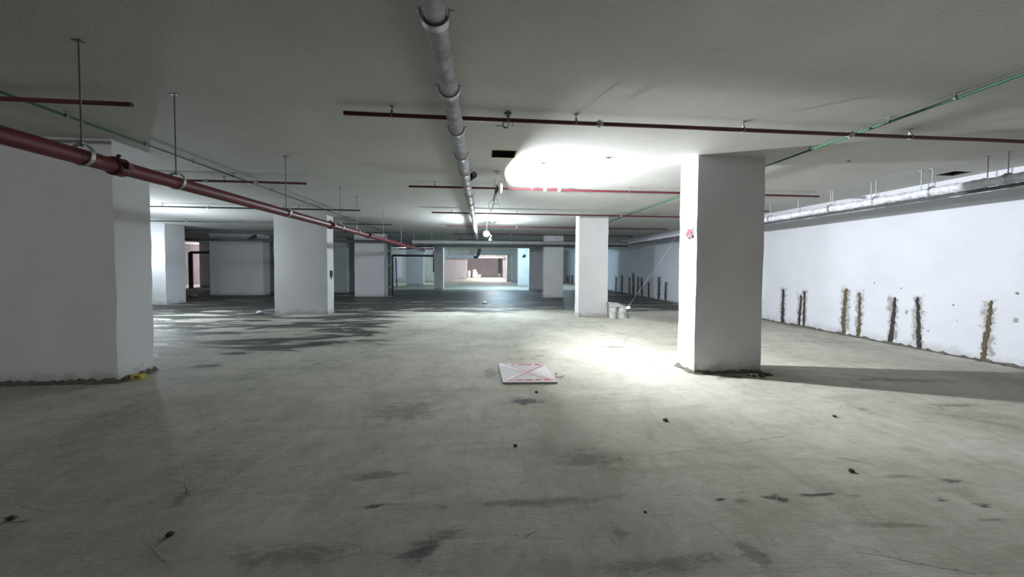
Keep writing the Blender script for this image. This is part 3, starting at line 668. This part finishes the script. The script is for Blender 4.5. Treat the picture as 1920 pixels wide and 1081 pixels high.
wire([f(922, 334), f(926, 335), f(930, 338), f(934, 336), f(937, 332), f(933, 327), f(932, 323)], 0.003, 'cable', M_cable, o)
wire([f(920, 398), f(919, 406), f(917, 413), f(920, 416), f(923, 411), f(921, 403)], 0.0045, 'cable', M_rod, o)
wire([f(921, 402), f(924, 412), f(929, 417), f(932, 413), f(930, 409), f(926, 410), f(927, 416), f(924, 420)], 0.0045, 'cable', M_rod, o)
wire([f(927, 402), f(927, 409), f(930, 409)], 0.003, 'cable', M_rod, o)

# glowing bulb farther down the aisle
bp = aty(912, 438, 12.0)
o = root('hanging_bulb', bp, 'glowing round bulb lamp hanging over the middle of the aisle', 'lamp')
blob(bp, 0.105, 0.105, 0.105, 20, 12, 0.0).build('bulb_glass', M_bulb, o)
MB().tube([bp+Vector((0.01, 0, 0.10)), bp+Vector((0.01, 0, 0.19))], 0.028, 10).build('lamp_holder', M_dark, o)
MB().tube([bp+Vector((0.01, 0, 0.19)), bp+Vector((0.02, 0, 0.35)), (bp.x+0.01, bp.y, CEIL)], 0.008, 8).build('flex', M_rod, o)
q = lambda px, py: aty(px, py, 11.9)
wire([q(917, 439), q(921, 441), q(920, 445), q(918, 448), q(922, 449.5), q(917, 450)], 0.014, 'dangling_strip', M_white, o)
bpy.data.objects['bulb_light'].location = bp+Vector((0, -0.18, -0.16))

# cable coil under nearest pipe
o = root('coiled_cable', aty(949, 233, 3.66), 'small loop of green-yellow cable below a ceiling box on the nearest pipe', 'cable')
g = lambda px, py, d=0: aty(px, py, 3.66+d)
t = atz(952, 213, CEIL); m = MB().box((t.x-0.035, t.y-0.03, CEIL-0.015), (t.x+0.035, t.y+0.03, CEIL)).tube([t, (t.x, t.y, 3.10)], 0.007, 8); m.build('ceiling_box', M_dark, o)
pts = []
for k in range(34):
    a = k*0.42; rr = 1-0.006*k; pts.append(g(948+6.0*rr*math.cos(a)+0.03*k, 234+6.5*rr*math.sin(a)-0.03*k*0, 0.012*math.sin(k)))
wire([g(952, 222)]+pts+[g(940, 236), g(929, 235.5)], 0.0042, 'cable_loop', M_olive, o, 3)
wire([g(955, 230), g(959, 229), g(961, 233), g(960, 237)], 0.0025, 'wire_tail', M_dark, o)

# red cable clip on column R1
c = atx(1293, 436, 3.07)
o = root('red_cable_clip', c, 'knot of red cable on a metal hook on the big white column', 'cable')
X0 = 3.062
def e(px, py, d=0.0):
    p = atx(px, py, X0); return Vector((X0-0.012-d, p.y, p.z))
m = MB(); 
for (a, b) in (((1289, 427), (1298, 445)), ):
    p, q_ = e(*a), e(*b); m.box((X0, min(p.y, q_.y), min(p.z, q_.z)), (3.08, max(p.y, q_.y), max(p.z, q_.z)))
m.tube([e(1295.5, 419), e(1295, 428)], 0.006, 8); m.build('back_plate', M_rod, o)
wire([e(1281, 434.5), e(1286, 437), e(1290, 439), e(1292, 432), e(1296, 430), e(1297, 437), e(1294, 443), e(1290, 443), e(1289, 437), e(1293, 429)], 0.006, 'red_cable', M_redcable, o)
wire([e(1281, 437, .01), e(1288, 441, .01), e(1293, 444.5, .01), e(1297, 441, .01), e(1296, 433, .01), e(1292, 436, .01), e(1292, 442, .01)], 0.006, 'red_cable', M_redcable, o)
m = MB().tube([e(1299, 440), e(1296, 446)], 0.012, 8).tube([e(1290, 447), e(1293, 446.5)], 0.01, 8); m.build('hook', M_rod, o)

# ------------------------------------------------------------ manhole board
A, B, C_, D = atz(934, 681, 0.03), atz(1020, 681, 0.03), atz(1045, 715, 0.03), atz(943, 716, 0.03)
o = root('manhole_board', ((A.x+C_.x)/2, (A.y+C_.y)/2, 0), 'white square board with red crossed tape lying on the floor', 'board')
def bl(s_, t_, z=0.0): # s across, t away
    p = (D*(1-s_)+C_*s_)*(1-t_)+(A*(1-s_)+B*s_)*t_; return Vector((p.x, p.y, z))
m = MB().add([bl(0, 0, .004), bl(1, 0, .004), bl(1, 1, .004), bl(0, 1, .004), bl(0, 0, .03), bl(1, 0, .03), bl(1, 1, .03), bl(0, 1, .03)],
             [(0, 3, 2, 1), (4, 5, 6, 7), (0, 1, 5, 4), (1, 2, 6, 5), (2, 3, 7, 6), (3, 0, 4, 7)])
bevel(m.build('panel', M_board, o), 0.003)
m = MB().add([bl(.01, .01, 0), bl(.99, .01, 0), bl(.99, .99, 0), bl(.01, .99, 0), bl(.01, .01, .005), bl(.99, .01, .005), bl(.99, .99, .005), bl(.01, .99, .005)],
             [(0, 3, 2, 1), (4, 5, 6, 7), (0, 1, 5, 4), (1, 2, 6, 5), (2, 3, 7, 6), (3, 0, 4, 7)]); m.build('edge_batten', M_dark, o)
def tape(s0, t0, s1, t1, w_, z, blotch=False):
    a, b = bl(s0, t0, z), bl(s1, t1, z); d = (b-a).normalized(); p = Vector((-d.y, d.x, 0)); m = MB()
    for (u0_, u1, mi) in ((-1, -0.5, 0), (-0.5, 0.5, 1), (0.5, 1, 0)):
        m.add([a+p*w_*u0_, b+p*w_*u0_, b+p*w_*u1, a+p*w_*u1], [(0, 1, 2, 3)], False, mi)
    if blotch:
        L = (b-a).length
        for k in range(5):
            t = (k+0.6)/5.4; c = a+(b-a)*t; hl = L*random.uniform(0.05, 0.08)
            m.add([c-d*hl-p*w_*0.5+Vector((0, 0, .0006)), c+d*hl-p*w_*0.5+Vector((0, 0, .0006)), c+d*hl*0.8+p*w_*0.55+Vector((0, 0, .0006)), c-d*hl*0.7+p*w_*0.5+Vector((0, 0, .0006))], [(0, 1, 2, 3)], False, 0)
    m.build('tape_strip', [M_tapered, M_tapew], o)
tape(0.03, 0.93, 0.97, 0.93, 0.035, 0.0315, True); tape(0.04, 0.10, 0.98, 0.10, 0.028, 0.0315, True)
tape(0.05, 0.90, 0.93, 0.10, 0.028, 0.0325); tape(0.08, 0.10, 0.95, 0.92, 0.028, 0.0335)
# bits of wire at the board's corner
o = root('bent_wire', atz(1040, 700, 0), 'bent brown wire scrap on the floor beside the taped board', 'wire')
wire([atz(1041, 700, .012), atz(1044, 699, .012), atz(1043, 701, .012), atz(1042, 703, .012), atz(1044, 706, .012), atz(1052, 706, .012), atz(1058, 703, .012)], 0.006, 'wire_run', M_rust, o)

# ------------------------------------------------------------ buckets, sack, small glowing bulb
def bucket(px, label):
    c = atz(px, 596, 0); o = root('plastic_bucket', (c.x, c.y, 0), label, 'bucket', 'white buckets at the column foot')
    m = MB().tube([(c.x, c.y, 0), (c.x, c.y, 0.02), (c.x, c.y, 0.24), (c.x, c.y, 0.33)], [0.105, 0.108, 0.123, 0.129], 24); m.build('bucket_body', M_bucket, o)
    MB().tube([(c.x, c.y, 0.325), (c.x, c.y, 0.33), (c.x, c.y, 0.35)], [0.127, 0.135, 0.135], 24).build('rim', M_bucket, o)
    m = MB().tube([(c.x, c.y, 0.22), (c.x, c.y, 0.235)], [0.130, 0.130], 24); m.build('collar', M_bucket, o)
    pts = [(c.x-0.136*math.cos(a), c.y-0.136*math.sin(a)*0.75-0.03, 0.30-0.13*math.sin(a)) for a in [math.pi*k/12 for k in range(13)]]
    MB().tube(pts, 0.004, 6).build('handle', M_rod, o)
    return c
c1 = bucket(1148.5, 'white bucket nearest the column, under the pale sack'); c2 = bucket(1165.5, 'white bucket farther from the column, near small glowing bulb')
o = root('cement_sack', (c1.x, c1.y, 0.35), 'pale crumpled sack draped over the two white buckets', 'sack')
m = MB(); vs = []; fs = []; nx, ny = 16, 8
for i in range(nx+1):
    for j in range(ny+1):
        s_, t_ = i/nx, j/ny; hgt = 0.13*(1-max(0, (s_-0.45)/0.55)**1.2)*math.sin(math.pi*t_)**0.6
        hgt = max(hgt, 0.0)
        vs.append((c1.x-0.16+s_*0.58, c1.y-0.14+t_*0.30, 0.352+hgt*random.uniform(0.85, 1.1)+(0.006 if 0 < i < nx and 0 < j < ny else 0)))
for i in range(nx):
    for j in range(ny):
        a = i*(ny+1)+j; fs.append((a, a+ny+1, a+ny+2, a+1))
m.add(vs, fs, True); m.add([(c1.x-0.16, c1.y-0.14, 0.351), (c1.x+0.42, c1.y-0.14, 0.351), (c1.x+0.42, c1.y+0.16, 0.351), (c1.x-0.16, c1.y+0.16, 0.351)], [(0, 3, 2, 1)])
m.build('sack_cloth', M_sack, o)
gp = aty(1178, 576, c2.y+0.02)
o = root('small_glowing_bulb', gp, 'small glowing bulb held by a stand at the outer bucket', 'lamp')
blob(gp, 0.055, 0.04, 0.035, 14, 8, 0.0).build('bulb_glass', M_bulb, o)
MB().tube([gp-Vector((0, 0, 0.03)), (gp.x-0.01, gp.y, 0.01)], 0.008, 8).box((gp.x-0.03, gp.y-0.05, 0), (gp.x+0.05, gp.y+0.05, 0.012)).build('stand', M_dark, o)
# pale string from the bulb up to the wall pipe
st = root('pale_string', gp, 'thin pale string rising from the small bulb behind the big column', 'string')
ts = aty(1290, 416, 10.0); wire([gp+Vector((0, 0, .03)), aty(1210, 529, 10.05), aty(1250, 472, 10.0), Vector((ts.x, ts.y, CEIL))], 0.0026, 'string_run', M_wrapw, st)

# ------------------------------------------------------------ litter
c = atz(252, 713, 0)
o = root('yellow_block', (c.x, c.y, 0), 'small yellow and black plastic piece at the widest column foot', 'block')
c = Vector((-4.66, 5.02, 0))
bevel(MB().box((c.x-0.07, c.y-0.04, 0.0), (c.x+0.07, c.y+0.04, 0.065)).build('yellow_body', M_yel, o), 0.008)
bevel(MB().box((c.x-0.105, c.y-0.035, 0.0), (c.x-0.068, c.y+0.035, 0.055)).build('black_end', M_dark, o), 0.008)
MB().box((c.x-0.02, c.y-0.043, 0.015), (c.x+0.04, c.y-0.039, 0.05)).build('label_patch', M_mortar, o)
def stone(px, py, r, label, cat='stone', mat=M_stone, name='floor_stone'):
    c = atz(px, py, 0); m = blob((c.x, c.y, r*0.45), r, r*0.8, r*0.6, 9, 6, 0.25, 0.0)
    tag(m.build(name, mat), label, cat)
stone(1248, 789, 0.026, 'dark pebble on the lit floor right of the taped board')
stone(1006, 736, 0.022, 'dark pebble just in front of the taped board')
stone(1596, 884, 0.022, 'small dark stone alone on the right foreground floor')
stone(1210, 960, 0.009, 'tiny dark grit left of the big floor stain')
stone(1564, 781, 0.02, 'dark crumb on the bright floor right of big white column')
stone(966, 836, 0.018, 'dark chip in the middle foreground below the taped board')
stone(718, 848, 0.010, 'tiny pale chip on the left-centre floor', mat=M_white)
stone(320, 1003, 0.02, 'dark crumb low on the left foreground floor')
stone(22, 973, 0.02, 'dark crumb at the far left foreground edge')
stone(1021, 1048, 0.007, 'tiny white chip near the bottom edge', mat=M_white)
stone(909, 568, 0.09, 'white rag on the wet floor under the bulb', 'glint', M_white, 'floor_glint')  # white lump stands in for the bulb's reflection in the puddle
stone(487, 588, 0.10, 'pale blue crumpled bag left of the broad white column', 'bag', M_blue, 'crumpled_bag')
stone(362, 556, 0.18, 'pale rubble heap beside the blue-fronted left column', 'rubble', M_mortarp, 'rubble_heap')
def plank(px, py, L, w_, rot, label):
    c = atz(px, py, 0); o = root('pale_plank', (c.x, c.y, 0), label, 'plank'); a = math.radians(rot); d = Vector((math.cos(a), math.sin(a), 0))*L/2; p = Vector((-math.sin(a), math.cos(a), 0))*w_/2
    v = [c-d-p, c+d-p, c+d+p, c-d+p]; v = v+[q_+Vector((0, 0, 0.02)) for q_ in v]
    MB().add(v, [(0, 3, 2, 1), (4, 5, 6, 7), (0, 1, 5, 4), (1, 2, 6, 5), (2, 3, 7, 6), (3, 0, 4, 7)]).build('plank_body', M_white, o)
plank(570, 594.5, 0.33, 0.06, 5, 'pale stick lying at the foot of the broad white column')
plank(289, 601, 0.5, 0.09, -6, 'pale board scrap emerging from behind the widest column')
# broken lumps at the near column's right foot
o = root('mortar_rubble', (4.1, 4.62, 0), 'dark broken mortar lumps at the big white column right foot', 'rubble')
for k in range(9):
    x = 3.75+random.random()*0.42; y = 4.50+random.random()*0.14; r_ = random.uniform(0.015, 0.035)
    blob((x, y, r_*0.5), r_*1.5, r_, r_*0.7, 8, 5, 0.3, 0.0).build('lump', M_mortar, o)
# dead ceiling spots
for (px, py) in ((1018, 305), (1140, 295), (1592, 301)):
    c = atz(px, py, CEIL); m = MB().tube([(c.x-0.04, c.y, CEIL-0.004), (c.x+0.04, c.y+0.01, CEIL-0.004)], 0.006, 6); m.tube([(c.x, c.y, CEIL), (c.x, c.y, CEIL-0.02)], 0.01, 8)
    tag(m.build('wire_stub', M_rod), {1018: 'small wire stub on the ceiling right of the dark ceiling recess', 1140: 'small wire stub on the ceiling above the floodlit patch', 1592: 'small wire stub on the ceiling right of the big white column'}[px], 'wire')
